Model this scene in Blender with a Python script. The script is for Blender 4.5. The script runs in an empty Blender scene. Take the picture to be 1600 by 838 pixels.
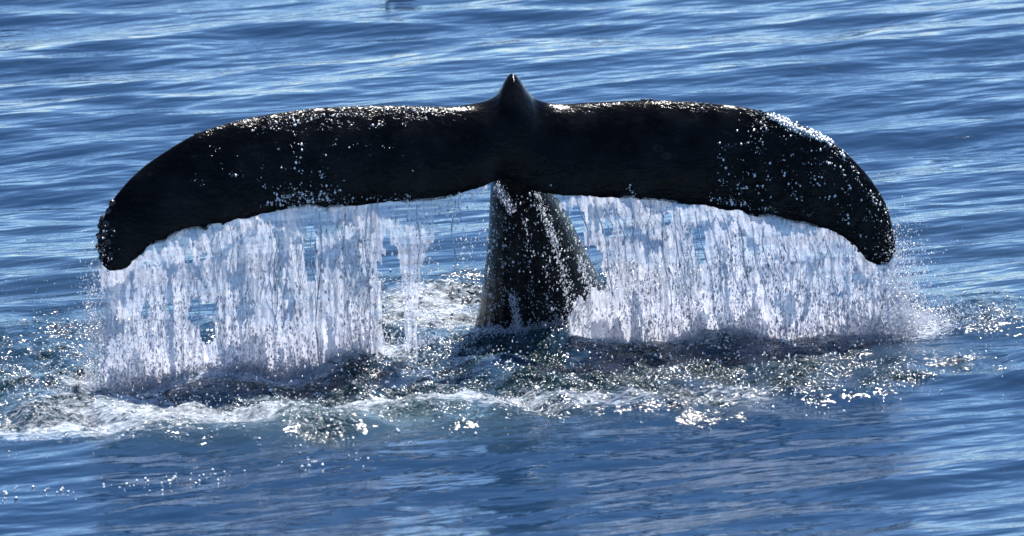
import bpy, bmesh, math
import numpy as np
from mathutils import Vector

rng = np.random.default_rng(7)
scene = bpy.context.scene
COL = scene.collection
R = math.radians

# ------------------------------------------------------------------ camera
PITCH = R(12.0)
DIST = 60.0
MPP = 0.0035                      # metres per photo pixel at the whale
FPX = DIST / MPP                  # focal length in photo pixels (1600 wide)
FWD = np.array([0.0, math.cos(PITCH), -math.sin(PITCH)])
UP = np.array([0.0, math.sin(PITCH), math.cos(PITCH)])
RIGHT = np.array([1.0, 0.0, 0.0])
# the ground point seen at photo pixel (800, 520) is the world origin (foot of the tail)
_r = FWD * FPX - UP * (520 - 419)
_h = DIST * math.sin(PITCH)
CAM = -_r * (_h / -_r[2])

cam_d = bpy.data.cameras.new('camera')
cam_d.lens = 36.0 * FPX / 1600.0
cam_d.sensor_width = 36.0
cam_d.clip_start = 0.5
cam_d.clip_end = 20000
cam_d.dof.use_dof = True
cam_d.dof.focus_distance = DIST - 0.2
cam_d.dof.aperture_fstop = 4.5
cam = bpy.data.objects.new('camera', cam_d)
COL.objects.link(cam)
cam.location = Vector(CAM)
cam.rotation_euler = (math.pi / 2 - PITCH, 0, 0)
scene.camera = cam

# ------------------------------------------------------------------ sky and sun
SUN_EL, SUN_AZ = R(55.0), R(20.0)          # azimuth clockwise from +Y (away from the camera)
world = bpy.data.worlds.new('World')
scene.world = world
world.use_nodes = True
wn = world.node_tree.nodes
wl = world.node_tree.links
sky = wn.new('ShaderNodeTexSky')
sky.sky_type = 'NISHITA'
sky.sun_disc = False
sky.sun_elevation = SUN_EL
sky.sun_rotation = SUN_AZ
sky.altitude = 1000
sky.air_density = 1.0
sky.dust_density = 0.0
sky.ozone_density = 7.0
bg = wn['Background']
bg.inputs['Strength'].default_value = 0.125
wl.new(sky.outputs['Color'], bg.inputs['Color'])

sun_d = bpy.data.lights.new('sun', 'SUN')
sun_d.energy = 4.2
sun_d.angle = R(0.53)
sun_d.color = (1.0, 0.96, 0.90)
sun = bpy.data.objects.new('sun', sun_d)
COL.objects.link(sun)
sdir = Vector((math.sin(SUN_AZ) * math.cos(SUN_EL), math.cos(SUN_AZ) * math.cos(SUN_EL), math.sin(SUN_EL)))
sun.rotation_euler = sdir.to_track_quat('Z', 'Y').to_euler()
sun.location = sdir * 60

scene.view_settings.view_transform = 'Standard'
scene.view_settings.look = 'None'
scene.view_settings.gamma = 1.0
scene.view_settings.use_curve_mapping = False
scene.view_settings.exposure = 0.76
scene.cycles.use_denoising = True
scene.cycles.max_bounces = 8
scene.cycles.transparent_max_bounces = 16
scene.cycles.sample_clamp_indirect = 6.0
scene.cycles.caustics_reflective = False
scene.cycles.caustics_refractive = False

# ------------------------------------------------------------------ helpers
def at(px, py, Y):
    """world point on the sight line of a photo pixel at depth plane y = Y"""
    d = FWD * FPX + RIGHT * (px - 800.0) - UP * (py - 419.0)
    k = (Y - CAM[1]) / d[1]
    return CAM + d * k

def ground(px, py, z=0.0):
    d = FWD * FPX + RIGHT * (px - 800.0) - UP * (py - 419.0)
    k = (z - CAM[2]) / d[2]
    return CAM + d * k

def to_px(P):
    """photo pixel of world points (n,3)"""
    q = P - CAM
    f = q @ FWD
    return 800 + FPX * (q @ RIGHT) / f, 419 - FPX * (q @ UP) / f

def smooth(a, b, x):
    t = np.clip((x - a) / (b - a), 0, 1)
    return t * t * (3 - 2 * t)

def fft_noise(n, lo, hi, seed, period, ax=1.0, ay=1.0, slope=1.5):
    """periodic noise tile with wavelengths lo..hi metres; ax/ay stretch the waves along x/y"""
    g = np.random.default_rng(seed)
    f = np.fft.fftfreq(n, d=period / n)
    fx, fy = np.meshgrid(f, f)
    k = np.hypot(fx * ax, fy * ay)
    k[0, 0] = 1e-9
    amp = np.where((k > 1 / hi) & (k < 1 / lo), k ** -slope, 0)
    sp = np.fft.fft2(g.standard_normal((n, n))) * amp
    t = np.real(np.fft.ifft2(sp))
    return t / t.std()

def sample(tile, period, x, y):
    n = tile.shape[0]
    u = (x / period * n) % n
    v = (y / period * n) % n
    i = np.floor(u).astype(int); j = np.floor(v).astype(int)
    fu = u - i; fv = v - j
    i %= n; j %= n
    i1 = (i + 1) % n; j1 = (j + 1) % n
    return (tile[j, i] * (1 - fu) * (1 - fv) + tile[j, i1] * fu * (1 - fv)
            + tile[j1, i] * (1 - fu) * fv + tile[j1, i1] * fu * fv)

def poly_dist(x, y, pts):
    """distance to a polyline and signed side (positive = farther, +y side)"""
    best = np.full(x.shape, 1e9); side = np.zeros(x.shape)
    for (x0, y0), (x1, y1) in zip(pts[:-1], pts[1:]):
        dx, dy = x1 - x0, y1 - y0
        t = np.clip(((x - x0) * dx + (y - y0) * dy) / (dx * dx + dy * dy), 0, 1)
        d = np.hypot(x - x0 - t * dx, y - y0 - t * dy)
        m = d < best
        best = np.where(m, d, best)
        side = np.where(m, np.sign(dx * (y - y0) - dy * (x - x0)), side)
    return best, side

def mesh_np(name, V, F, material, smooth_shade=True, parent=None):
    V = np.asarray(V, dtype=np.float32); F = np.asarray(F, dtype=np.int32)
    me = bpy.data.meshes.new(name)
    k = F.shape[1]
    me.vertices.add(len(V)); me.vertices.foreach_set('co', V.ravel())
    me.loops.add(F.size); me.loops.foreach_set('vertex_index', F.ravel())
    me.polygons.add(len(F))
    me.polygons.foreach_set('loop_start', np.arange(0, F.size, k, dtype=np.int32))
    me.polygons.foreach_set('use_smooth', np.full(len(F), smooth_shade))
    me.update(calc_edges=True)
    me.materials.append(material)
    ob = bpy.data.objects.new(name, me)
    COL.objects.link(ob)
    if parent is not None:
        ob.parent = parent
    return ob

def add_attr(ob, name, values):
    a = ob.data.attributes.new(name, 'FLOAT', 'POINT')
    a.data.foreach_set('value', np.asarray(values, dtype=np.float32).ravel())

def empty(name, loc=(0, 0, 0)):
    o = bpy.data.objects.new(name, None)
    o.empty_display_size = 0.1
    o.location = loc
    COL.objects.link(o)
    return o

def tag(o, label=None, cat=None, group=None, kind=None):
    if label: o['label'] = label
    if cat: o['category'] = cat
    if group: o['group'] = group
    if kind: o['kind'] = kind
    return o

def grid_faces(nr, nc, keep=None):
    a = np.arange(nr * nc).reshape(nr, nc)
    f = np.stack([a[:-1, :-1], a[:-1, 1:], a[1:, 1:], a[1:, :-1]], -1).reshape(-1, 4)
    return f if keep is None else f[keep.ravel()]

def compact(V, F, *attrs):
    used = np.unique(F)
    m = np.full(len(V), -1, dtype=np.int64); m[used] = np.arange(len(used))
    return (V[used], m[F]) + tuple(a[used] for a in attrs)

# ------------------------------------------------------------------ materials
class NT:
    def __init__(self, name):
        self.m = bpy.data.materials.new(name)
        self.m.use_nodes = True
        self.t = self.m.node_tree
        self.t.nodes.clear()
        self.out = self.n('ShaderNodeOutputMaterial')
    def n(self, typ, **kw):
        nd = self.t.nodes.new(typ)
        for k, v in kw.items():
            if k.startswith('i_'):
                nd.inputs[k[2:].replace('_', ' ')].default_value = v
            else:
                setattr(nd, k, v)
        return nd
    def l(self, a, b):
        self.t.links.new(a, b)
    def math(self, op, a, b=None, clamp=False):
        nd = self.n('ShaderNodeMath', operation=op, use_clamp=clamp)
        for i, v in enumerate((a, b)):
            if v is None: continue
            if isinstance(v, (int, float)): nd.inputs[i].default_value = v
            else: self.l(v, nd.inputs[i])
        return nd.outputs[0]
    def attr(self, name):
        return self.n('ShaderNodeAttribute', attribute_name=name).outputs['Fac']
    def noise(self, scale, detail=2.0, rough=0.5, vec=None, dist=0.0):
        nd = self.n('ShaderNodeTexNoise', i_Scale=scale, i_Detail=detail, i_Roughness=rough, i_Distortion=dist)
        if vec is not None: self.l(vec, nd.inputs['Vector'])
        return nd.outputs['Fac']
    def coords(self, scale=(1, 1, 1), rot=(0, 0, 0)):
        tc = self.n('ShaderNodeTexCoord')
        mp = self.n('ShaderNodeMapping')
        mp.inputs['Scale'].default_value = scale
        src = tc.outputs['Object']
        if any(rot):
            m0 = self.n('ShaderNodeMapping')
            m0.inputs['Rotation'].default_value = rot
            self.l(src, m0.inputs['Vector']); src = m0.outputs['Vector']
        self.l(src, mp.inputs['Vector'])
        return mp.outputs['Vector']
    def ramp(self, fac, a, b):
        nd = self.n('ShaderNodeMapRange', clamp=True)
        self.l(fac, nd.inputs[0])
        nd.inputs[1].default_value = a; nd.inputs[2].default_value = b
        return nd.outputs[0]
    def bump(self, height, dist, strength=1.0, normal=None):
        nd = self.n('ShaderNodeBump')
        nd.inputs['Distance'].default_value = dist
        if isinstance(strength, (int, float)): nd.inputs['Strength'].default_value = strength
        else: self.l(strength, nd.inputs['Strength'])
        self.l(height, nd.inputs['Height'])
        if normal is not None: self.l(normal, nd.inputs['Normal'])
        return nd.outputs['Normal']

def mat_sea():
    t = NT('sea_water')
    chop, foam, aer = t.attr('chop'), t.attr('foam'), t.attr('aerated')
    v1 = t.coords((0.7, 2.2, 1.0), (0, 0, R(-26)))
    n1 = t.bump(t.noise(2.6, 2, 0.45, v1), 0.034, 1.0)
    n1 = t.bump(t.noise(9.0, 3, 0.55, t.coords((0.8, 1.9, 1.0), (0, 0, R(-20)))), 0.0045, 0.8, n1)
    v2 = t.coords((1.0, 1.5, 1.0), (0, 0, R(-10)))
    n2 = t.bump(t.noise(40.0, 1.0, 0.5, v2, 0.3), 0.021, t.math('MULTIPLY', chop, 1.0), n1)
    colr = t.n('ShaderNodeMix', data_type='RGBA')
    t.l(aer, colr.inputs[0])
    colr.inputs[6].default_value = (0.0110, 0.036, 0.080, 1)
    colr.inputs[7].default_value = (0.06, 0.10, 0.11, 1)
    w = t.n('ShaderNodeBsdfPrincipled', i_Roughness=0.13, i_IOR=1.333)
    fluke_refl = t.n('ShaderNodeMix', data_type='RGBA')          # dark reflection of the fluke painted into the churned water's colour
    t.l(t.math('MULTIPLY', chop, 1.0, True), fluke_refl.inputs[0])
    t.l(colr.outputs[2], fluke_refl.inputs[6])
    fluke_refl.inputs[7].default_value = (0.008, 0.023, 0.022, 1)
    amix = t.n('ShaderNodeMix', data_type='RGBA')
    t.l(aer, amix.inputs[0]); t.l(fluke_refl.outputs[2], amix.inputs[6]); t.l(colr.outputs[2], amix.inputs[7])
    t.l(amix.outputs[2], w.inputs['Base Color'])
    t.l(t.math('ADD', 0.05, t.math('MULTIPLY', chop, 0.085)), w.inputs['Roughness'])
    t.l(n2, w.inputs['Normal'])
    f = t.n('ShaderNodeBsdfPrincipled', i_Roughness=0.55)
    f.inputs['Base Color'].default_value = (0.62, 0.66, 0.70, 1)
    fb = t.bump(t.noise(45, 4, 0.6), 0.03, 1.0)
    t.l(fb, f.inputs['Normal'])
    vf = t.coords((1.0, 1.7, 1.0), (0, 0, R(-14)))
    nz = t.noise(14.0, 6, 0.68, vf, 1.2)
    fac = t.ramp(t.math('ADD', foam, t.math('MULTIPLY', t.math('SUBTRACT', nz, 0.5), 1.5)), 0.36, 0.74)
    mx = t.n('ShaderNodeMixShader')
    t.l(fac, mx.inputs[0]); t.l(w.outputs[0], mx.inputs[1]); t.l(f.outputs[0], mx.inputs[2])
    t.l(mx.outputs[0], t.out.inputs[0])
    return t.m

def mat_skin():
    t = NT('wet_whale_skin')
    wet = t.attr('wet')
    c = t.coords()
    mot = t.noise(5.0, 5, 0.6, c)
    cr = t.n('ShaderNodeMix', data_type='RGBA')
    t.l(t.ramp(mot, 0.45, 0.8), cr.inputs[0])
    cr.inputs[6].default_value = (0.0022, 0.0022, 0.0028, 1)
    cr.inputs[7].default_value = (0.016, 0.015, 0.016, 1)
    # pale scars and rings
    vo = t.n('ShaderNodeTexVoronoi', feature='DISTANCE_TO_EDGE', i_Scale=3.1)
    t.l(c, vo.inputs['Vector'])
    sc = t.math('MULTIPLY', t.ramp(vo.outputs['Distance'], 0.012, 0.0), t.ramp(t.noise(2.3, 2, .5, c), 0.52, 0.66))
    scr = t.ramp(t.noise(4.0, 2, 0.5, t.coords((0.9, 9, 9), (0, R(35), 0))), 0.66, 0.72)
    scr = t.math('MAXIMUM', scr, t.ramp(t.noise(5.0, 2, 0.5, t.coords((0.8, 8, 11), (0, R(-28), 0))), 0.68, 0.73))
    sc = t.math('MAXIMUM', sc, t.math('MULTIPLY', scr, 0.8))
    grey = t.attr('grey')
    cr2 = t.n('ShaderNodeMix', data_type='RGBA')
    t.l(t.math('MAXIMUM', t.math('MULTIPLY', sc, 0.16), t.math('MULTIPLY', grey, t.ramp(t.noise(9, 5, .65, t.coords((1, 1, .35))), .42, .7))), cr2.inputs[0])
    t.l(cr.outputs[2], cr2.inputs[6])
    cr2.inputs[7].default_value = (0.075, 0.07, 0.068, 1)
    n0 = t.bump(t.noise(14, 5, 0.62, t.coords((.45, 1, 1))), 0.012, 0.7)
    n1 = t.bump(t.noise(75, 1.0, 0.5, c), 0.05, wet, n0)
    p = t.n('ShaderNodeBsdfPrincipled', i_IOR=1.38)
    t.l(cr2.outputs[2], p.inputs['Base Color'])
    p.inputs['Roughness'].default_value = 0.15
    p.inputs['Specular IOR Level'].default_value = 0.13
    t.l(n1, p.inputs['Normal'])
    t.l(p.outputs[0], t.out.inputs[0])
    return t.m

def mat_barnacle():
    t = NT('barnacle_shell')
    p = t.n('ShaderNodeBsdfPrincipled', i_Roughness=0.35)
    cr = t.n('ShaderNodeMix', data_type='RGBA')
    t.l(t.noise(60, 3, .6, t.coords()), cr.inputs[0])
    cr.inputs[6].default_value = (0.006, 0.006, 0.007, 1)
    cr.inputs[7].default_value = (0.03, 0.03, 0.03, 1)
    t.l(cr.outputs[2], p.inputs['Base Color'])
    t.l(p.outputs[0], t.out.inputs[0])
    return t.m

def mat_curtain():
    """thin falling water: clear film where smooth, white where it is full of air"""
    t = NT('falling_water')
    air = t.attr('air')
    c = t.coords((1, 1, 0.22))
    grain = t.math('ADD', t.math('MULTIPLY', t.noise(120, 2, 0.65, c, 0.3), 0.65), t.math('MULTIPLY', t.noise(170, 2, 0.6, t.coords((1, 1, 0.7))), 0.35))
    blot = t.noise(26, 3, 0.6, t.coords((1, 1, 0.12)))
    f = t.math('ADD', air, t.math('ADD', t.math('MULTIPLY', t.math('SUBTRACT', grain, 0.5), 1.7),
                                   t.math('MULTIPLY', t.math('SUBTRACT', blot, 0.5), 0.4)))
    fac = t.math('MULTIPLY', t.ramp(f, -0.25, 1.05), 0.93)
    nb = t.bump(grain, 0.009, 1.0)
    tr = t.n('ShaderNodeBsdfTranslucent'); tr.inputs[0].default_value = (0.88, 0.88, 0.96, 1)
    df = t.n('ShaderNodeBsdfDiffuse'); df.inputs[0].default_value = (0.72, 0.74, 0.84, 1)
    gl = t.n('ShaderNodeBsdfGlossy', i_Roughness=0.16); gl.inputs[0].default_value = (1, 1, 1, 1)
    tp = t.n('ShaderNodeBsdfTransparent'); tp.inputs[0].default_value = (0.93, 0.96, 0.98, 1)
    for s in (tr, df, gl): t.l(nb, s.inputs['Normal'])
    m1 = t.n('ShaderNodeMixShader', i_Fac=0.22); t.l(tr.outputs[0], m1.inputs[1]); t.l(df.outputs[0], m1.inputs[2])
    m2 = t.n('ShaderNodeMixShader'); t.l(fac, m2.inputs[0]); t.l(tp.outputs[0], m2.inputs[1]); t.l(m1.outputs[0], m2.inputs[2])
    fr = t.n('ShaderNodeFresnel', i_IOR=1.33); t.l(nb, fr.inputs['Normal'])
    m3 = t.n('ShaderNodeMixShader'); t.l(t.math('MULTIPLY', fr.outputs[0], 0.9), m3.inputs[0])
    t.l(m2.outputs[0], m3.inputs[1]); t.l(gl.outputs[0], m3.inputs[2])
    t.l(m3.outputs[0], t.out.inputs[0])
    return t.m

def mat_drop():
    t = NT('water_drop')
    tr = t.n('ShaderNodeBsdfTranslucent'); tr.inputs[0].default_value = (0.72, 0.76, 0.84, 1)
    gl = t.n('ShaderNodeBsdfGlossy', i_Roughness=0.25)
    tp = t.n('ShaderNodeBsdfTransparent')
    a = t.n('ShaderNodeMixShader', i_Fac=0.25); t.l(tr.outputs[0], a.inputs[1]); t.l(tp.outputs[0], a.inputs[2])
    b = t.n('ShaderNodeMixShader', i_Fac=0.12); t.l(a.outputs[0], b.inputs[1]); t.l(gl.outputs[0], b.inputs[2])
    t.l(b.outputs[0], t.out.inputs[0])
    return t.m

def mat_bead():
    t = NT('white_glint_bead')  # diffuse white stands in for sun glints on water
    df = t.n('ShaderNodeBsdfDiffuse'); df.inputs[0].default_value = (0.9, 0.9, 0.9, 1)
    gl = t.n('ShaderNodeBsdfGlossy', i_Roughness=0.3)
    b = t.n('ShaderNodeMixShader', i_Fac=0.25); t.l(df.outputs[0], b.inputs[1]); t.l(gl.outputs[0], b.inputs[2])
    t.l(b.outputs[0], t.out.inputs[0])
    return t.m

def mat_strand():
    t = NT('clear_water_strand')
    p = t.n('ShaderNodeBsdfPrincipled', i_Roughness=0.08, i_IOR=1.333)
    p.inputs['Base Color'].default_value = (0.50, 0.60, 0.74, 1)
    p.inputs['Transmission Weight'].default_value = 0.9
    t.l(t.bump(t.noise(60, 2, .5, t.coords((1, 1, .3))), .008, .7), p.inputs['Normal'])
    t.l(p.outputs[0], t.out.inputs[0])
    return t.m

def mat_plain(name, rgb, rough=0.6, var=0.25, scale=40):
    t = NT(name)
    p = t.n('ShaderNodeBsdfPrincipled', i_Roughness=rough)
    cr = t.n('ShaderNodeMix', data_type='RGBA')
    t.l(t.noise(scale, 4, .6, t.coords()), cr.inputs[0])
    cr.inputs[6].default_value = tuple(v * (1 - var) for v in rgb) + (1,)
    cr.inputs[7].default_value = tuple(min(1, v * (1 + var)) for v in rgb) + (1,)
    t.l(cr.outputs[2], p.inputs['Base Color'])
    t.l(p.outputs[0], t.out.inputs[0])
    return t.m

M_SEA, M_SKIN, M_BARN = mat_sea(), mat_skin(), mat_barnacle()
M_CURT, M_DROP, M_STRAND, M_BEAD = mat_curtain(), mat_drop(), mat_strand(), mat_bead()

# ------------------------------------------------------------------ sea
def axis(lo, hi, step, far):
    core = np.arange(lo, hi + step / 2, step)
    def tail(start, sgn):
        out, p, s = [], start, step
        while abs(p) < far:
            s *= 1.12; p += sgn * s; out.append(p)
        return out
    return np.array(tail(core[0], -1)[::-1] + list(core) + tail(core[-1], 1))

WAVES = []
for lam_lo, lam_hi, n, amp, spread in ((3.5, 9.0, 7, 0.014, 12), (1.2, 3.0, 16, 0.0046, 12), (0.45, 1.1, 26, 0.0024, 17), (0.2, 0.42, 22, 0.0005, 24)):
    for _ in range(n):
        lam = math.exp(rng.uniform(math.log(lam_lo), math.log(lam_hi)))
        th = R(-90 + 27) + R(rng.normal(0, spread))       # travel direction: toward the camera, crests climbing to the right
        WAVES.append((2 * math.pi / lam, math.cos(th), math.sin(th), amp * rng.uniform(0.6, 1.3), rng.uniform(0, 6.28), lam))

CHOP_A = fft_noise(512, 0.09, 0.6, 11, 6.0, slope=1.55)
CHOP_B = fft_noise(512, 0.035, 0.12, 12, 3.1, slope=1.2)
CHOP_C = fft_noise(256, 0.45, 1.6, 14, 8.0, ax=0.8, ay=1.1, slope=1.2)
PATCH = fft_noise(256, 0.3, 2.0, 13, 8.0, ax=0.7, ay=1.2, slope=1.6)

def G(pts):
    return [tuple(ground(a, b)[:2]) for a, b in pts]

RIDGE_R = G([(560, 570), (700, 552), (850, 545), (980, 545), (1100, 540), (1250, 530), (1400, 524), (1600, 508)])
FRONT = G([(-200, 720), (150, 712), (400, 715), (620, 700), (880, 684), (1050, 668), (1300, 648), (1450, 618), (1750, 560)])
CURT_BASE_L = G([(150, 612), (330, 604), (470, 588), (590, 552)])
CURT_BASE_R = G([(940, 540), (1100, 535), (1250, 529), (1440, 522)])
NEAR_GLINT = G([(-60, 790), (60, 772), (200, 760), (340, 742), (450, 732), (570, 722)])
FOAM_ARC = G([(40, 690), (200, 685), (420, 668), (600, 640), (800, 640), (950, 640), (1150, 620)])

def blob(u, v, cx, cy, rx, ry, p=2):
    return np.exp(-((np.abs(u - cx) / rx) ** p + (np.abs(v - cy) / ry) ** p))

def sea_fields(x, y):
    """height, chop, foam, aerated of the sea at ground points (flat arrays)"""
    P = np.stack([x, y, np.zeros_like(x)], -1)
    near = (np.abs(x) < 14) & (y > -14) & (y < 24)
    u = np.full(x.shape, -9999.0); v = np.full(x.shape, -9999.0)
    u[near], v[near] = to_px(P[near])
    r = np.hypot(x, y)
    h = np.zeros_like(x)
    wig = 0.25 * sample(PATCH, 8.0, x * 0.3, y * 0.3)
    for k, cx, cy, a, ph, lam in WAVES:
        fade = 1 - smooth(lam * 25, lam * 60, r)
        h += a * fade * np.sin(k * (x * cx + y * cy) + ph + wig * (1.5 if lam < 3 else .4))
    # the churned patch round the tail
    dF, sF = poly_dist(x, y, FRONT)
    inside = smooth(-0.2, 0.7, dF * sF + 0.12 * sample(PATCH, 8.0, x * 1.3, y * 1.3))
    back = 1 - smooth(2.2, 3.6, y - 0.25 * x * 0)
    lat = smooth(-3.5, -2.2, x) * (1 - 0.65 * smooth(2.2, 3.2, x))
    region = inside * back * np.where(near, 1, 0)
    m = np.maximum.reduce([
        blob(u, v, 760, 600, 640, 100, 4), blob(u, v, 300, 645, 420, 75, 4) * 1.15, blob(u, v, 670, 480, 150, 55, 4),
        blob(u, v, 1000, 480, 110, 70, 4), blob(u, v, 40, 560, 200, 70, 3) * .7, blob(u, v, 1500, 500, 150, 26, 2) * .75,
        blob(u, v, 1290, 600, 240, 46, 3), blob(u, v, 1400, 590, 260, 40, 3) * .6])
    pt = sample(PATCH, 8.0, x * 1.9 + 3, y * 1.9)
    chop = region * m * np.clip(0.9 + 0.35 * pt, 0.3, 1.5)
    h += region * m * 0.026 * sample(CHOP_C, 8.0, x * .94 + y * .34, y * .94 - x * .34)
    h += chop * (0.0105 * sample(CHOP_A, 6.0, x, y * 1.25) + 0.0032 * sample(CHOP_B, 3.1, x, y * 1.2))
    d1, s1 = poly_dist(x, y, RIDGE_R)
    h += region * (0.35 + 0.65 * smooth(920, 1080, u)) * (0.035 * np.exp(-((d1 * s1 - 0.05) / 0.28) ** 2) - 0.035 * np.exp(-((d1 * s1 + 0.65) / 0.35) ** 2))
    h += np.where(near, 0.055 * np.exp(-((dF * sF - 0.35) / 0.32) ** 2) * blob(u, v, 560, 690, 620, 80, 4), 0)
    # foam; its white also stands in for sun glitter and glare
    dl, _ = poly_dist(x, y, CURT_BASE_L); dr, _ = poly_dist(x, y, CURT_BASE_R); da, _ = poly_dist(x, y, FOAM_ARC)
    foam = 0.70 * np.exp(-(dl / 0.24) ** 2) + 0.66 * np.exp(-(dr / 0.22) ** 2)
    foam = np.maximum(foam, 0.58 * np.exp(-(da / 0.34) ** 2) * (1 - 0.25 * smooth(600, 1000, u)))
    foam = np.maximum(foam, 0.64 * blob(u, v, 280, 660, 330, 42, 2))
    foam = np.maximum(foam, 0.75 * blob(u, v, 950, 508, 95, 30))
    foam = np.maximum(foam, 0.56 * blob(u, v, 800, 524, 85, 12))
    foam = np.maximum(foam, 0.60 * blob(u, v, 670, 480, 105, 48, 4))
    foam *= np.where(near, 1, 0)
    aer = np.where(near, np.clip(0.8 * blob(u, v, 560, 668, 260, 26) + 0.75 * blob(u, v, 300, 662, 320, 42) + 0.12 * region, 0, 1), 0)
    return h, chop, foam, aer

gx = axis(-3.4, 3.4, 0.0105, 7000)
gy = axis(-5.8, 9.6, 0.0190, 7000)
XX, YY = np.meshgrid(gx, gy)
hh, cc, ff, aa = sea_fields(XX.ravel(), YY.ravel())
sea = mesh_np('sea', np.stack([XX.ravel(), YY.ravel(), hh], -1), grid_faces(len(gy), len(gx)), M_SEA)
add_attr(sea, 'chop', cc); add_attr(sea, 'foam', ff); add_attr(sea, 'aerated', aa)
tag(sea, 'rippled dark blue sea churned with glints and foam around the tail', None, None, 'structure')

def sea_z(x, y):
    return sea_fields(np.atleast_1d(np.asarray(x, float)), np.atleast_1d(np.asarray(y, float)))[0]

# ------------------------------------------------------------------ whale tail
LEAD_L = [(799, 112), (791, 119), (782, 137), (768, 152), (736, 161), (690, 165), (620, 163), (560, 164), (500, 166), (450, 172), (400, 180),
          (350, 192), (300, 210), (250, 240), (220, 262), (195, 286), (172, 316), (160, 341), (153, 362), (152, 386), (156, 404)]
TRAIL_L = [(785, 281), (765, 288), (740, 297), (700, 309), (660, 314), (600, 318), (550, 322), (520, 326), (507, 330), (492, 325), (450, 328), (410, 336),
           (370, 344), (352, 352), (340, 350), (322, 358), (302, 358), (265, 370), (235, 386), (216, 404), (196, 418), (172, 420), (160, 414)]
LEAD_R = [(799, 112), (807, 118), (818, 136), (834, 152), (870, 161), (930, 158), (1000, 155), (1060, 156), (1130, 161), (1180, 169), (1230, 184),
          (1290, 213), (1330, 244), (1360, 277), (1384, 316), (1394, 350), (1399, 376), (1397, 396)]
TRAIL_R = [(785, 281), (805, 285), (825, 295), (850, 303), (890, 307), (940, 309), (1000, 312), (1050, 317), (1100, 322), (1150, 332), (1200, 342),
           (1250, 349), (1300, 361), (1328, 378), (1340, 390), (1350, 400), (1366, 409), (1383, 412), (1393, 406)]

def trail_Y(px):
    return np.interp(px, [140, 330, 590, 785, 960, 1250, 1440], [-1.45, -1.22, -0.78, -0.48, -0.34, -0.18, -0.06])

def resample(pts, n):
    p = np.array(pts, float)
    # Catmull-Rom dense pass, then even arc length
    q = np.vstack([2 * p[0] - p[1], p, 2 * p[-1] - p[-2]])
    out = []
    for i in range(1, len(q) - 2):
        for t in np.linspace(0, 1, 12, endpoint=False):
            a, b, c, d = q[i - 1], q[i], q[i + 1], q[i + 2]
            out.append(0.5 * (2 * b + (c - a) * t + (2 * a - 5 * b + 4 * c - d) * t ** 2 + (3 * b - a - 3 * c + d) * t ** 3))
    out.append(q[-2]); out = np.array(out)
    s = np.concatenate([[0], np.cumsum(np.hypot(*np.diff(out, axis=0).T))])
    ss = np.linspace(0, s[-1], n)
    return np.stack([np.interp(ss, s, out[:, 0]), np.interp(ss, s, out[:, 1])], -1)

NS = 130
def half(lead, trail):
    return resample(lead, NS), resample(trail, NS)
ll, tl = half(LEAD_L, TRAIL_L)
lr, trr = half(LEAD_R, TRAIL_R)
for arr, sd in ((tl, 3), (trr, 4)):
    gg = np.random.default_rng(sd)
    jig = np.convolve(gg.normal(0, 1, NS + 4), [.25, .5, .25, .3, .2], 'valid')
    arr[:, 1] += 2.6 * jig * np.linspace(0, 1, NS) ** .4
lead = np.vstack([ll[::-1], lr[1:]]); trail = np.vstack([tl[::-1], trr[1:]])
sp = np.concatenate([np.linspace(-1, 0, NS), np.linspace(0, 1, NS)[1:]])
asp = np.abs(sp)
Yt = trail_Y(trail[:, 0])
dY = 0.25 * (1 - 0.25 * asp) * (1 - asp ** 3.5) + 0.03
# leading edge sits the same depth behind the trailing edge as its station
Yl = trail_Y(lead[:, 0] * 0.5 + trail[:, 0] * 0.5) + dY
T3 = np.array([at(a, b, y) for (a, b), y in zip(trail, Yt)])
L3 = np.array([at(a, b, y) for (a, b), y in zip(lead, Yl)])
th = 0.155 * (1 - asp) ** 0.8 + 0.045 * (1 - asp ** 6) + 0.012
NR = 40
phi = np.linspace(0, 2 * np.pi, NR, endpoint=False)
xc = 0.5 * (1 - np.cos(phi))
tk = 5 * (0.2969 * np.sqrt(xc) - 0.1260 * xc - 0.3516 * xc ** 2 + 0.2843 * xc ** 3 - 0.1015 * xc ** 4)   # ±1 thickness ratio x 1
sgn = np.where(phi < np.pi, 1.0, -1.0)
V = []
for i in range(len(sp)):
    c = T3[i] - L3[i]
    a, b = max(i - 3, 0), min(i + 3, len(sp) - 1)
    span = (T3[b] + L3[b]) - (T3[a] + L3[a]); span /= np.linalg.norm(span)
    n = np.cross(c, span); n /= max(np.linalg.norm(n), 1e-9)
    if n @ np.array([0, -1, 0.8]) < 0: n = -n
    cl = np.linalg.norm(c)
    camb = 0.16 * cl * (1 - 0.5 * asp[i])
    e = 0.012                      # keep the rounded leading edge inside the traced line
    base = L3[i] + c * (e + (1 - e) * xc[:, None])
    off = (th[i] * 0.5 * tk + 0.0085 * np.minimum(1, (1 - (2 * xc - 1) ** 2) * 40)) * sgn * np.where(sgn > 0, 0.75, 1.15) + camb * (xc * (1 - xc) * 4) ** 0.85 * 0.6
    V.append(base + n * off[:, None])
V = np.array(V).reshape(-1, 3)
F = []
for i in range(len(sp) - 1):
    for j in range(NR):
        F.append((i * NR + j, i * NR + (j + 1) % NR, (i + 1) * NR + (j + 1) % NR, (i + 1) * NR + j))
tris = []
c0 = len(V); V = np.vstack([V, V[:NR].mean(0), V[-NR:].mean(0)])
for j in range(NR):
    tris.append((c0, (j + 1) % NR, j))
    o = (len(sp) - 1) * NR
    tris.append((c0 + 1, o + j, o + (j + 1) % NR))

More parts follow.
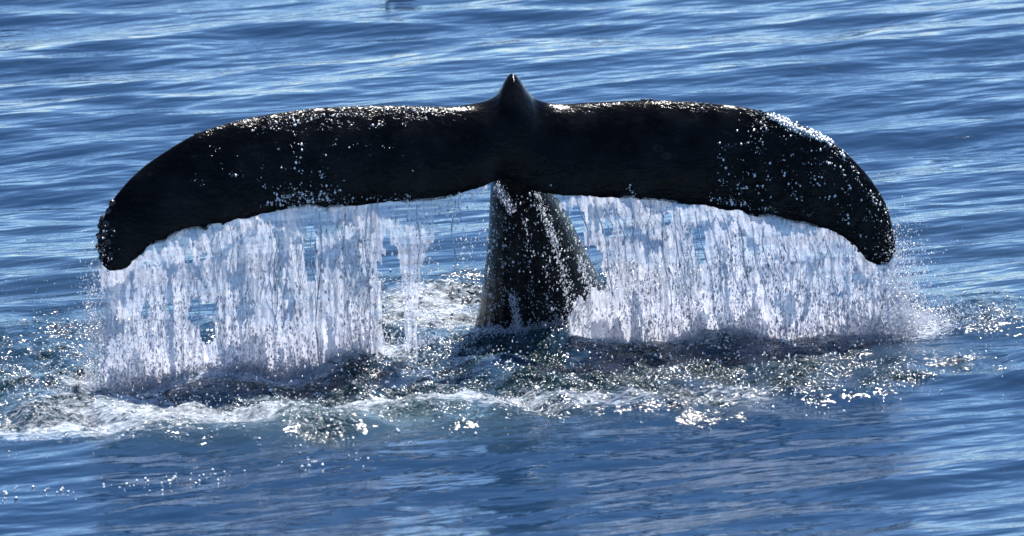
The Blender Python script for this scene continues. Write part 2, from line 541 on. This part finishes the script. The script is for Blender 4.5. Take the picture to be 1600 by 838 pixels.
# tail stock: sections along a path that climbs from the deep and bends over into the flukes
stock = []   # left px, right px, py, Y centre, half depth
for lpx, rpx, py, Yc, hd in ((640, 1130, 760, .95, .62), (700, 1030, 600, .55, .52), (739, 990, 524, .32, .44), (752, 952, 460, .20, .38), (760, 919, 400, .12, .33),
                             (764, 892, 345, .06, .28), (766, 866, 300, .02, .24), (768, 846, 262, -.01, .20), (772, 830, 220, -.03, .17), (785, 814, 180, -.03, .12), (793, 806, 145, -.02, .07)):
    A = at(lpx, py, Yc); B = at(rpx, py, Yc)
    stock.append(((A + B) / 2, (B[0] - A[0]) / 2, hd))
KS = 28
th2 = np.linspace(0, 2 * np.pi, KS, endpoint=False)
o0 = len(V)
vs = []
for c, hw, hd in stock:
    cy, sx = np.cos(th2), np.sin(th2)
    vs.append(np.stack([c[0] + hw * np.sign(sx) * np.abs(sx) ** 0.9, c[1] + hd * cy, np.full(KS, c[2])], -1))
V = np.vstack([V] + vs)
for i in range(len(stock) - 1):
    for j in range(KS):
        F.append((o0 + i * KS + j, o0 + i * KS + (j + 1) % KS, o0 + (i + 1) * KS + (j + 1) % KS, o0 + (i + 1) * KS + j))
k0 = len(V); V = np.vstack([V, vs[0].mean(0), vs[-1].mean(0)])
for j in range(KS):
    tris.append((k0, o0 + j, o0 + (j + 1) % KS))
    o = o0 + (len(stock) - 1) * KS
    tris.append((k0 + 1, o + (j + 1) % KS, o + j))

tmp = bpy.data.meshes.new('tmp')
tmp.from_pydata(V.tolist(), [], F + tris)
bm = bmesh.new(); bm.from_mesh(tmp); bmesh.ops.recalc_face_normals(bm, faces=bm.faces); bm.to_mesh(tmp); bm.free()
tob = bpy.data.objects.new('tmp', tmp); COL.objects.link(tob)
md = tob.modifiers.new('r', 'REMESH'); md.mode = 'VOXEL'; md.voxel_size = 0.0095; md.use_smooth_shade = True
ms = tob.modifiers.new('s', 'SMOOTH'); ms.iterations = 3; ms.factor = 0.5
dg = bpy.context.evaluated_depsgraph_get()
body_me = bpy.data.meshes.new_from_object(tob.evaluated_get(dg))
bpy.data.objects.remove(tob)
body_me.name = 'body'
body_me.materials.clear(); body_me.materials.append(M_SKIN)

whale = empty('humpback_whale', (0, 0.3, 0))
tag(whale, 'black whale tail with wide flukes arched over, draining water into the sea', 'whale')
body = bpy.data.objects.new('body', body_me); COL.objects.link(body); body.parent = whale
body.location = (0, -0.3, 0)
nv = len(body_me.vertices)
BV = np.empty(nv * 3, np.float32); body_me.vertices.foreach_get('co', BV); BV = BV.reshape(-1, 3).astype(float)
BN = np.empty(nv * 3, np.float32); body_me.vertices.foreach_get('normal', BN); BN = BN.reshape(-1, 3)
bu, bv = to_px(BV)
wet = np.zeros(nv)
for cx, cy, rx, ry, s in ((470, 305, 75, 20, .95), (600, 310, 90, 12, .5), (500, 190, 190, 22, .55), (470, 240, 150, 45, .38), (640, 180, 60, 12, .6),
                          (1165, 290, 45, 40, .9), (1130, 250, 12, 30, .8), (1190, 210, 30, 60, .8), (1280, 265, 110, 75, .8), (1350, 340, 60, 60, .75), (1245, 205, 70, 20, 1.0),
                          (1100, 165, 60, 12, .55), (165, 375, 25, 60, .7), (985, 300, 12, 16, .7), (1040, 305, 25, 10, .4), (600, 260, 70, 40, .25), (330, 260, 60, 40, .2),
                          (850, 420, 90, 130, .6), (830, 330, 60, 50, .6)):
    wet = np.maximum(wet, s * np.exp(-(((bu - cx) / rx) ** 2 + ((bv - cy) / ry) ** 2)))
brk = sample(fft_noise(256, 0.02, 0.3, 31, 2.0, ax=0.7, ay=0.35, slope=1.1), 2.0, BV[:, 0], BV[:, 2] + 0.4 * BV[:, 1])
wet = np.clip(wet * (0.55 + 0.55 * brk), 0, 1)
wet = np.maximum(wet, 0.02)
me_a = body_me.attributes.new('wet', 'FLOAT', 'POINT'); me_a.data.foreach_set('value', wet.astype(np.float32))
grey = np.exp(-((bu - 925) / 45) ** 2 - ((bv - 430) / 90) ** 2) * .9 + np.exp(-((bu - 768) / 14) ** 2 - ((bv - 430) / 130) ** 2) * .9
for rx_, ry_ in ((1028, 232), (1062, 220), (1040, 244)):
    grey += 0.5 * np.exp(-((np.hypot((bu - rx_), (bv - ry_) * 1.6) - 6) / 2.5) ** 2)
grey += 0.35 * np.exp(-((bu - 840) / 110) ** 2 - ((bv - 450) / 110) ** 2)
me_a = body_me.attributes.new('grey', 'FLOAT', 'POINT'); me_a.data.foreach_set('value', np.clip(grey, 0, 1).astype(np.float32))

# barnacles: little cratered cones on the edges of the tail
def barnacle_mesh():
    me = bpy.data.meshes.new('barnacle')
    prof = [(1.0, -0.25), (0.98, 0.0), (0.78, 0.42), (0.5, 0.62), (0.36, 0.58), (0.2, 0.36), (0.0, 0.32)]
    n = 9; vs, fs = [], []
    for r_, z in prof[:-1]:
        for j in range(n):
            a = 2 * math.pi * j / n
            w = 1 + 0.10 * math.sin(3.1 * j)
            vs.append((r_ * w * math.cos(a), r_ * w * math.sin(a), z))
    vs.append((0, 0, prof[-1][1]))
    for i in range(len(prof) - 2):
        for j in range(n):
            fs.append((i * n + j, i * n + (j + 1) % n, (i + 1) * n + (j + 1) % n, (i + 1) * n + j))
    o = (len(prof) - 2) * n
    for j in range(n): fs.append((o + j, o + (j + 1) % n, len(vs) - 1))
    me.from_pydata(vs, [], fs); me.materials.append(M_BARN)
    return me
BME = barnacle_mesh()
spots = [(176, 317, .022), (170, 331, .016), (160, 343, .024), (156, 352, .018), (166, 350, .02), (155, 368, .02), (162, 365, .017), (153, 385, .018), (160, 392, .02), (158, 402, .016),
         (168, 378, .018), (175, 360, .013), (172, 398, .016), (304, 208, .014), (310, 206, .009), (1003, 155, .010), (1010, 154, .013), (1018, 154, .012), (992, 157, .007),
         (346, 352, .012), (322, 357, .013), (306, 358, .011), (508, 329, .012), (1342, 392, .011), (1332, 382, .012), (1352, 401, .012), (1397, 372, .012), (1396, 392, .013), (1390, 404, .012), (1187, 172, .010)]
for k, (px, py, rad) in enumerate(spots):
    i = int(np.argmin((bu - px) ** 2 + (bv - py) ** 2 + 400 * (BN[:, 1] > 0.6)))
    o = bpy.data.objects.new('barnacle', BME); COL.objects.link(o); o.parent = whale
    nrm = Vector(BN[i].tolist())
    o.location = Vector((BV[i] + BN[i] * rad * 0.05).tolist()) - Vector((0, 0.3, 0))
    o.rotation_euler = nrm.to_track_quat('Z', 'Y').to_euler()
    o.scale = (rad * rng.uniform(.85, 1.15), rad * rng.uniform(.85, 1.15), rad * rng.uniform(.8, 1.2))

# ------------------------------------------------------------------ falling water
STREAK = fft_noise(512, 0.02, 0.30, 41, 4.0, ax=0.6, ay=6.5, slope=0.9)     # x = along the edge, y = height: long in height
LUMP = fft_noise(512, 0.012, 0.06, 42, 2.0, ax=1.0, ay=3.6, slope=0.7)
BLOT = fft_noise(256, 0.06, 0.5, 43, 4.0, ax=0.8, ay=2.4, slope=1.3)

tord = np.argsort(trail[:, 0])
TPX = trail[tord, 0]; TPY = trail[tord, 1]

def curtain_grid(px0, px1, nx, nt, lean, depth, seed, base_lift=0.0):
    """rows of points from the trailing edge down to the sea; lean = sideways drift of the fall"""
    pxs = np.linspace(px0, px1, nx)
    top = np.array([at(a, np.interp(a, TPX, TPY) - 5, trail_Y(a)) for a in pxs])
    top[:, 1] += depth
    t = np.linspace(0, 1, nt)
    ln = np.interp(pxs, [p for p, _ in lean], [v for _, v in lean])
    zb = sea_z(top[:, 0] + ln, top[:, 1] - 0.03) - 0.05
    z = top[None, :, 2] + (zb - top[:, 2])[None, :] * t[:, None]
    x = top[None, :, 0] + ln[None, :] * (t[:, None] ** 0.8)
    y = np.broadcast_to(top[None, :, 1] - 0.04 * t[:, None], x.shape).copy()
    o = seed * 1.37
    s = sample(STREAK, 4.0, x + o, z); l = sample(LUMP, 2.0, x + o, z + o)
    y = y + 0.0065 * s + 0.0013 * l + 0.02 * np.sin(x * 9 + o)
    x = x + 0.002 * sample(LUMP, 2.0, x + 1.1, z)
    return x, y, z, t[:, None] + 0 * x, np.broadcast_to(pxs[None, :], x.shape), s

def hole(u, v, cx, cy, rx, ry):
    return np.exp(-(((u - cx) / rx) ** 2 + ((v - cy) / ry) ** 2) ** 1.5)

def build_sheet(name, parent, px0, px1, lean, depth, seed, dens, holes=(), fringe=None, air0=0.35):
    nx = int((px1 - px0) * MPP / 0.0075); nt = 150
    x, y, z, t, pxs, s = curtain_grid(px0, px1, nx, nt, lean, depth, seed)
    P = np.stack([x, y, z], -1).reshape(-1, 3)
    u, v = to_px(P); u = u.reshape(x.shape); v = v.reshape(x.shape)
    b = sample(BLOT, 4.0, x + seed, z)
    cov = dens + 0.20 * b + 0.16 * s + 0.9 * smooth(0.55, 1.0, t) + 0.35 * (1 - smooth(0, .12, t))
    for hx, hy, rx, ry, st in holes:
        cov = cov - st * hole(u, v, hx, hy, rx, ry)
    if fringe is not None:
        lim = np.interp(pxs, [p for p, _ in fringe], [q for _, q in fringe])
        cov = cov - 2.6 * smooth(-30, 24, v - lim + 22 * s)
    edge = np.minimum(smooth(0, 0.02, (pxs - px0) / (px1 - px0) + .01 * s), smooth(0, 0.025, (px1 - pxs) / (px1 - px0) + .015 * s))
    cov = cov - 1.2 * (1 - edge)
    air = np.clip(air0 + 0.06 * b + 0.09 * s + 0.36 * smooth(0.25, 0.95, t), 0, 1.2)
    keep = cov > 0
    kf = keep[:-1, :-1] & keep[1:, 1:] & keep[1:, :-1] & keep[:-1, 1:]
    Vc, Fc, ac = compact(P, grid_faces(nt, nx, kf), air.ravel())
    ob = mesh_np(name, Vc, Fc, M_CURT, True, parent)
    add_attr(ob, 'air', ac)
    return ob

OCT = np.array([(1, 0, 0), (-1, 0, 0), (0, 1, 0), (0, -1, 0), (0, 0, 1), (0, 0, -1)], float)
OCF = np.array([(0, 2, 4), (2, 1, 4), (1, 3, 4), (3, 0, 4), (2, 0, 5), (1, 2, 5), (3, 1, 5), (0, 3, 5)])
def drops(name, P, rad, parent=None, stretch=1.3):
    n = len(P)
    st = np.ones((n, 1, 3)); st[:, 0, 2] = stretch * rng.uniform(.7, 1.5, n)
    a = rng.uniform(0, 6.28, n)
    ca, sa = np.cos(a), np.sin(a)
    O = OCT[None] * rad[:, None, None] * st
    O = np.stack([O[..., 0] * ca[:, None] - O[..., 1] * sa[:, None], O[..., 0] * sa[:, None] + O[..., 1] * ca[:, None], O[..., 2]], -1)
    Vd = (P[:, None, :] + O).reshape(-1, 3)
    Fd = (OCF[None] + 6 * np.arange(n)[:, None, None]).reshape(-1, 3)
    ob = mesh_np(name, Vd, Fd, M_DROP, True, parent)
    tag(ob, kind='stuff')
    return ob

# white beads on the wettest skin, standing in for sun glints
g = np.random.default_rng(77)
vis = (BN[:, 1] < 0.2) & (BV[:, 2] > 0.25) & (bv < 425)
w = np.where(vis, np.clip(wet - 0.12, 0, 1) ** 2.0, 0)
idx = list(g.choice(nv, 1000, replace=False, p=w / w.sum()))
LEADX = [1180, 1230, 1290, 1330]; LEADY = [169, 184, 213, 244]
# trickles: chains of white beads on the skin, also painting its highlights
cand = np.nonzero(vis)[0]; cu, cv = bu[cand], bv[cand]
for x0, y0, x1, y1, m in ((455, 180, 470, 300, 26), (405, 250, 410, 300, 14), (330, 225, 345, 262, 10), (1125, 225, 1140, 320, 30), (1190, 175, 1202, 300, 24), (1130, 232, 1160, 226, 16),
                          (982, 290, 990, 305, 14), (440, 262, 520, 280, 22), (500, 262, 505, 282, 10), (545, 230, 640, 226, 10), (300, 268, 312, 290, 8), (350, 270, 380, 276, 14), (1240, 280, 1255, 330, 16),
                          (380, 210, 560, 170, 46), (560, 172, 690, 176, 34), (1195, 180, 1300, 226, 260), (1205, 184, 1290, 219, 240), (410, 318, 640, 308, 170), (430, 306, 530, 300, 130), (1110, 312, 1210, 330, 90), (1310, 240, 1390, 340, 70)):
    q = g.random(m)
    tx = x0 + (x1 - x0) * q + g.normal(0, 2.6, m) + 4 * np.sin(q * 9); ty = y0 + (y1 - y0) * q + g.normal(0, 3.0, m)
    for a, b in zip(tx, ty):
        d = (cu - a) ** 2 + (cv - b) ** 2
        j = int(np.argmin(d))
        if d[j] < 30: idx.append(cand[j])
idx = np.array(idx)
brad = np.clip(.0021 * np.exp(g.normal(0, .7, len(idx))), .001, .0075)
rim = (bu[idx] > 1195) & (bu[idx] < 1320) & (bv[idx] < np.interp(bu[idx], LEADX, LEADY) + 13)  # enlarged white beads paint the bright highlight along the right rim
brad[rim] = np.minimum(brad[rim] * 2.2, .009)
bead = drops('glint_bead', BV[idx] + BN[idx] * brad[:, None] * .5 - np.array([0, .3, 0]), brad, whale, 1.0)
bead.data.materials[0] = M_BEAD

def drop_field(px0, px1, n, lean, spread, tpow=0.8, rmed=0.0022, seed=0):
    g = np.random.default_rng(seed)
    pxs = g.uniform(px0, px1, n); t = g.uniform(0, 1, n) ** tpow
    tab = np.linspace(px0, px1, 60)
    top = np.array([at(a, np.interp(a, TPX, TPY) - 2, trail_Y(a)) for a in tab])
    tx, ty, tz = (np.interp(pxs, tab, top[:, k]) for k in range(3))
    ln = np.interp(pxs, [p for p, _ in lean], [v for _, v in lean])
    x = tx + ln * t ** .8 + g.normal(0, .01, n) ; y = ty - .04 * t - .03 - np.abs(g.normal(0, spread, n)) * (0.4 + t)
    zb = sea_z(x, y)
    z = tz * (1 - t) + zb * t
    rad = np.clip(rmed * np.exp(g.normal(0, .45, n)), .001, .008)
    keep = sample(STREAK, 4.0, x, z) + 0.8 * sample(BLOT, 4.0, x, z) + 1.3 * t > -0.1
    return np.stack([x, y, z], -1)[keep], rad[keep]

def strand(parent, px, py0, py1, lean_px, rad, seed):
    g = np.random.default_rng(seed)
    n, k = 26, 6
    t = np.linspace(0, 1, n)
    pts = np.array([at(px + lean_px * q + 3 * math.sin(q * 7 + seed), py0 + (py1 - py0) * q, trail_Y(px) - 0.035 - .03 * q) for q in t])
    pts[:, 0] += np.cumsum(g.normal(0, .0012, n))
    r_ = rad * (0.55 + 0.6 * np.abs(np.sin(t * 9 + seed)) + 0.3 * g.random(n)) * np.where(t > .93, (1 - t) / .07 * .8 + .2, 1)
    a = np.linspace(0, 2 * np.pi, k, endpoint=False)
    Vs = pts[:, None, :] + r_[:, None, None] * np.stack([np.cos(a), np.sin(a), 0 * a], -1)[None]
    Fs = [(i * k + j, i * k + (j + 1) % k, (i + 1) * k + (j + 1) % k, (i + 1) * k + j) for i in range(n - 1) for j in range(k)]
    return mesh_np('strand', Vs.reshape(-1, 3), Fs, M_STRAND, True, parent)

LEAN_L = [(150, 0.0), (300, 0.01), (590, 0.02)]
LEAN_R = [(860, 0.06), (950, 0.09), (1100, 0.10), (1250, 0.10), (1390, 0.06)]

def base_of(px):
    return tuple(float(q) for q in (*at(px, 500, trail_Y(px))[:2], 0))

left = empty('water_curtain'); tag(left, 'white curtain of water pouring off the left fluke', 'falling water', 'water falling from the flukes')
H_L = [(485, 400, 12, 52, 2.2), (266, 483, 8, 12, 2.2), (305, 488, 9, 22, 2.4), (328, 482, 11, 10, 2.2), (325, 520, 14, 26, 2.2), (350, 550, 11, 18, 2.0), (228, 485, 7, 18, 1.6),
       (296, 405, 8, 9, 1.6), (318, 402, 8, 9, 1.6), (355, 570, 18, 8, 1.4)]
build_sheet('sheet', left, 154, 592, LEAN_L, 0.0, 1.0, 1.25, H_L, air0=0.57)
build_sheet('sheet', left, 162, 588, LEAN_L, 0.07, 2.3, -0.15, H_L, air0=0.30)
P, r_ = drop_field(152, 592, 9000, LEAN_L, .05, .55, seed=5); drops('drop_cloud', P, r_, left, 2.2)
for k, (px, a, b, le) in enumerate(((499, 330, 575, 0), (536, 325, 450, 4), (545, 440, 560, 3), (574, 322, 545, 3), (408, 390, 470, 2), (420, 470, 530, 14), (330, 352, 400, 0), (445, 420, 500, 2))):
    strand(left, px, a, b, le, .0042, k)

right = empty('water_curtain'); tag(right, 'wide white curtain of water pouring off the right fluke', 'falling water', 'water falling from the flukes')
H_R = [(948, 360, 10, 16, 1.5), (1043, 342, 8, 14, 2.0), (1040, 368, 9, 12, 1.3), (1093, 375, 10, 26, 1.9), (1098, 405, 9, 12, 1.4), (928, 400, 10, 22, 1.7), (1046, 462, 8, 18, 1.5), (1118, 492, 7, 18, 1.4),
       (1308, 462, 16, 14, 1.2), (890, 400, 30, 70, 1.9), (925, 440, 26, 40, 1.6), (905, 340, 14, 30, 1.0), (1240, 480, 8, 20, 1.0)]
build_sheet('sheet', right, 872, 1396, LEAN_R, 0.0, 3.1, 1.25, H_R, air0=0.57)
build_sheet('sheet', right, 900, 1394, LEAN_R, 0.07, 4.7, -0.15, H_R, air0=0.30)
P, r_ = drop_field(930, 1400, 10000, LEAN_R, .05, .55, seed=6); drops('drop_cloud', P, r_, right, 2.2)
for k, (px, a, b, le) in enumerate(((962, 330, 410, 18), (985, 312, 400, 8), (1012, 316, 395, 6), (1032, 330, 480, 16), (1052, 335, 520, 28), (1088, 330, 500, 32), (1108, 330, 470, 28), (1130, 335, 450, 24),
                                    (1150, 345, 455, 22), (1172, 350, 470, 24), (1190, 355, 450, 20), (1262, 352, 420, 14), (905, 312, 400, 20), (930, 312, 470, 34), (1290, 380, 470, 18))):
    strand(right, px, a, b, le, .0042, 30 + k)
g = np.random.default_rng(91)
for k in range(34):                                    # thinner threads between them
    px = g.uniform(200, 585); y0 = np.interp(px, TPX, TPY) + g.uniform(0, 90)
    strand(left, px, y0, y0 + g.uniform(50, 130), g.uniform(-2, 4), g.uniform(.0018, .0030), 200 + k)
    px = g.uniform(940, 1330); y0 = np.interp(px, TPX, TPY) + g.uniform(0, 70)
    ln = g.uniform(50, 120)
    strand(right, px, y0, y0 + ln, ln * .2, g.uniform(.0018, .0030), 300 + k)

mid = empty('water_curtain'); tag(mid, 'broken fringe of water with one long thin stream between the curtain and the tail stock', 'falling water', 'water falling from the flukes')
build_sheet('sheet', mid, 578, 765, [(578, 0.01), (765, 0.0)], 0.0, 6.2, 0.75, [(668, 345, 14, 30, .8), (600, 370, 10, 25, .8)],
            fringe=[(578, 425), (598, 400), (614, 405), (624, 450), (632, 560), (648, 560), (655, 450), (662, 400), (676, 420), (682, 345), (708, 350), (716, 345), (735, 320), (765, 300)], air0=0.38)
P, r_ = drop_field(580, 765, 2600, [(585, 0), (765, 0)], .03, .9, .0024, 9); drops('drop_cloud', P, r_, mid)
strand(mid, 709, 312, 420, -1, .0032, 71); strand(mid, 720, 305, 350, -2, .003, 72); strand(mid, 654, 320, 420, 2, .0035, 73)

# drops running down in front of the tail stock
g = np.random.default_rng(21)
n = 420
px = g.uniform(762, 945, n); py = g.uniform(300, 525, n)
k = (px < 870 + (py - 300) * .5)
px, py = px[k], py[k]
for cx0, cy0, cx1, cy1, m in ((800, 460, 814, 535, 500), (838, 300, 870, 380, 200), (862, 360, 890, 480, 200), (775, 290, 800, 330, 400), (835, 300, 905, 480, 150), (905, 400, 925, 470, 250), (775, 300, 768, 500, 110), (790, 330, 786, 480, 60), (820, 330, 832, 500, 70), (850, 380, 862, 510, 70), (880, 330, 940, 460, 100)):
    tt = g.random(m)
    px = np.append(px, cx0 + (cx1 - cx0) * tt + g.normal(0, 4, m)); py = np.append(py, cy0 + (cy1 - cy0) * tt + g.normal(0, 4, m))
Ys = np.interp(py, [290, 345, 400, 460, 524], [-.30, -.28, -.27, -.26, -.22]) - np.abs(g.normal(0, .06, len(px)))
P = np.array([at(a, b, y) for a, b, y in zip(px, py, Ys)])
tag(drops('dripping_drops', P, np.clip(.0026 * np.exp(g.normal(0, .45, len(P))), .001, .007)), 'scattered bright drops falling in front of the dark tail stock', 'water drops', None, 'stuff')

# spray flung out beside the tips and at the feet of the curtains
def spray(name, label, clouds, seed):
    g = np.random.default_rng(seed)
    PX, PY, YY_, RR = [], [], [], []
    for cx, cy, sx, sy, Y, sY, n, rm in clouds:
        PX.append(g.normal(cx, sx, n)); PY.append(g.normal(cy, sy, n)); YY_.append(g.normal(Y, sY, n)); RR.append(np.clip(rm * np.exp(g.normal(0, .45, n)), .0009, .007))
    P = np.array([at(a, b, y) for a, b, y in zip(np.concatenate(PX), np.concatenate(PY), np.concatenate(YY_))])
    rr = np.concatenate(RR)
    zz = sea_z(P[:, 0], P[:, 1])
    P[:, 2] = np.where(P[:, 2] < zz, zz + np.abs(g.normal(0, .02, len(P))), P[:, 2])
    return tag(drops(name, P, rr, None, 1.0), label, 'spray', None, 'stuff')

spray('spray', 'fine spray flying off the right fluke tip', [(1408, 465, 20, 52, -.06, .08, 4200, .0026), (1428, 503, 30, 18, .06, .12, 1800, .0026), (1440, 440, 30, 40, -.05, .1, 350, .002), (1500, 500, 60, 14, .1, .2, 800, .0022), (1392, 400, 10, 30, -.06, .05, 500, .002)], 81)
spray('spray', 'fine spray drifting off the left fluke tip', [(150, 520, 11, 60, -1.45, .08, 2800, .0022), (140, 490, 14, 40, -1.45, .1, 350, .0022), (80, 480, 55, 50, -1.3, .3, 300, .0018), (90, 590, 70, 22, -1.5, .25, 700, .0022)], 82)
def line_cloud(pts, n, sx, sy, dY, rm, seed):
    g = np.random.default_rng(seed); out = []
    for (x0, y0), (x1, y1) in zip(pts[:-1], pts[1:]):
        for q in np.linspace(0, 1, 8, endpoint=False):
            x = x0 + (x1 - x0) * q; y = y0 + (y1 - y0) * q
            Y = ground(x, y)[1]
            out.append((x, y - sy * .8, sx, sy, Y + dY, .10, n, rm))
    return out
spray('splash', 'white splash along the foot of the left water curtain', line_cloud([(155, 612), (330, 604), (470, 588), (590, 555)], 560, 14, 13, .10, .0032, 1), 83)
spray('splash', 'white splash along the foot of the right water curtain', line_cloud([(960, 538), (1100, 534), (1250, 528), (1440, 522)], 520, 14, 12, .10, .0031, 2), 84)
spray('splash', 'tumbling white splash beside the foot of the tail stock', [(930, 500, 45, 18, -.1, .12, 3600, .0036), (870, 520, 30, 10, -.15, .1, 900, .003), (980, 480, 30, 30, -.05, .1, 1200, .003), (650, 532, 25, 6, -.6, .1, 300, .003), (800, 522, 40, 6, -.2, .08, 700, .0028)], 85)
spray('spray', 'loose bright drops, in place of sun sparkles, skipping over the churned water before the curtains', [(700, 590, 260, 35, -1.2, .5, 900, .0030), (1250, 600, 120, 30, -1.0, .4, 450, .0030), (250, 640, 160, 30, -2.0, .4, 600, .0030)], 86)  # drops sized to read as sun sparkles on the shaded water

# bubbles and white beads standing in for sun glints on the churned water
g = np.random.default_rng(55)
n = 110000
bx_ = g.uniform(-3.3, 3.3, n); by_ = g.uniform(-4.9, 2.2, n)
bh, bc, bf, ba = sea_fields(bx_, by_)
CL = fft_noise(512, 0.05, 0.7, 56, 6.0, ax=0.5, ay=1.0, slope=1.0)
ca_, sa_ = math.cos(R(20)), math.sin(R(20))
cl = sample(CL, 6.0, bx_ * ca_ + by_ * sa_, by_ * ca_ - bx_ * sa_)
pk = np.clip(bc + 0.5 * bf, 0, 1.3) * np.clip(cl - 0.35, 0, 2) ** 1.8 * 0.62
k = g.random(n) < pk
# big white beads in place of the glints on the near left water
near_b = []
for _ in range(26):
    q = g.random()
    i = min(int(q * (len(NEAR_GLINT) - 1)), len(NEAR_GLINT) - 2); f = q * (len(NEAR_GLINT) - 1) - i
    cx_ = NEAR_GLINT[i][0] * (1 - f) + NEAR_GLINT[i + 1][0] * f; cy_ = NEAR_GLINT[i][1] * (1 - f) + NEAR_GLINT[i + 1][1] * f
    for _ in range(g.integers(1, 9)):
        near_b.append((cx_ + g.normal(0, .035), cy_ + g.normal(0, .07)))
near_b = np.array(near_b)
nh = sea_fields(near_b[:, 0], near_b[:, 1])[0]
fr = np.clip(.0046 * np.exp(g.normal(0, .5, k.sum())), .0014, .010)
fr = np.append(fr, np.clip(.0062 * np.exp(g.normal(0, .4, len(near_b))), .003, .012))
FP = np.vstack([np.stack([bx_[k], by_[k], bh[k]], -1), np.stack([near_b[:, 0], near_b[:, 1], nh], -1)])
FP[:, 2] += fr * .4
glint_froth = drops('glint_froth', FP, fr, None, 0.8)
glint_froth.data.materials[0] = M_BEAD
tag(glint_froth, 'white bubbles and beads standing in for sun glints on the churned water', 'glint_froth', None, 'stuff')
print('glint_froth', k.sum())

# ------------------------------------------------------------------ seabird sitting on the water at the top edge
def lathe_x(name, prof, material, parent, squash=(1, 1), n=14, cz=0.0):
    vs, fs = [], []
    for xq, r_, zq in prof:
        for j in range(n):
            a = 2 * math.pi * j / n
            vs.append((xq, r_ * squash[0] * math.cos(a), zq + r_ * squash[1] * math.sin(a) + cz))
    for i in range(len(prof) - 1):
        for j in range(n):
            fs.append((i * n + j, (i + 1) * n + j, (i + 1) * n + (j + 1) % n, i * n + (j + 1) % n))
    fs.append(tuple(range(n))); fs.append(tuple(reversed(range((len(prof) - 1) * n, len(prof) * n))))
    me = bpy.data.meshes.new(name); me.from_pydata(vs, [], fs); me.materials.append(material)
    for p in me.polygons: p.use_smooth = True
    o = bpy.data.objects.new(name, me); COL.objects.link(o); o.parent = parent
    return o
gp = ground(622, -5)
bird = empty('seabird', (gp[0], gp[1], float(sea_z(gp[0], gp[1])[0]) - 0.015))
tag(bird, 'small grey seabird floating at the top edge of the picture', 'bird')
bird.rotation_euler = (0, 0, R(200))
MG, MW, MBK = mat_plain('grey_feathers', (.34, .32, .36)), mat_plain('pale_feathers', (.6, .6, .58)), mat_plain('dark_beak', (.03, .03, .03), .4)
lathe_x('body', [(-.11, .008, .05), (-.085, .03, .045), (-.04, .048, .04), (.01, .052, .038), (.055, .04, .042), (.08, .022, .055), (.09, .006, .06)], MG, bird, (1, .85))
lathe_x('head', [(.05, .022, .06), (.065, .024, .085), (.078, .024, .105), (.098, .024, .112), (.115, .012, .108), (.12, .003, .106)], MW, bird)
lathe_x('beak', [(.112, .007, .107), (.13, .005, .104), (.148, .001, .1)], MBK, bird, (1, .8), 8)
lathe_x('tail', [(-.165, .004, .062), (-.13, .022, .058), (-.09, .02, .052)], MW, bird, (1, .25))
for s in (-1, 1):
    w = lathe_x('wing', [(-.14, .003, .06), (-.1, .018, .062), (-.03, .034, .06), (.03, .03, .058), (.055, .008, .056)], MG, bird, (.35, .9))
    w.location = (0, s * .04, 0); w.rotation_euler = (R(-18 * s), 0, R(-4 * s))

tot = sum(len(o.data.polygons) * (2 if len(o.data.polygons) and o.data.polygons[0].loop_total == 4 else 1) for o in scene.objects if o.type == 'MESH')
print('TRIS about', tot, 'whale verts', nv)
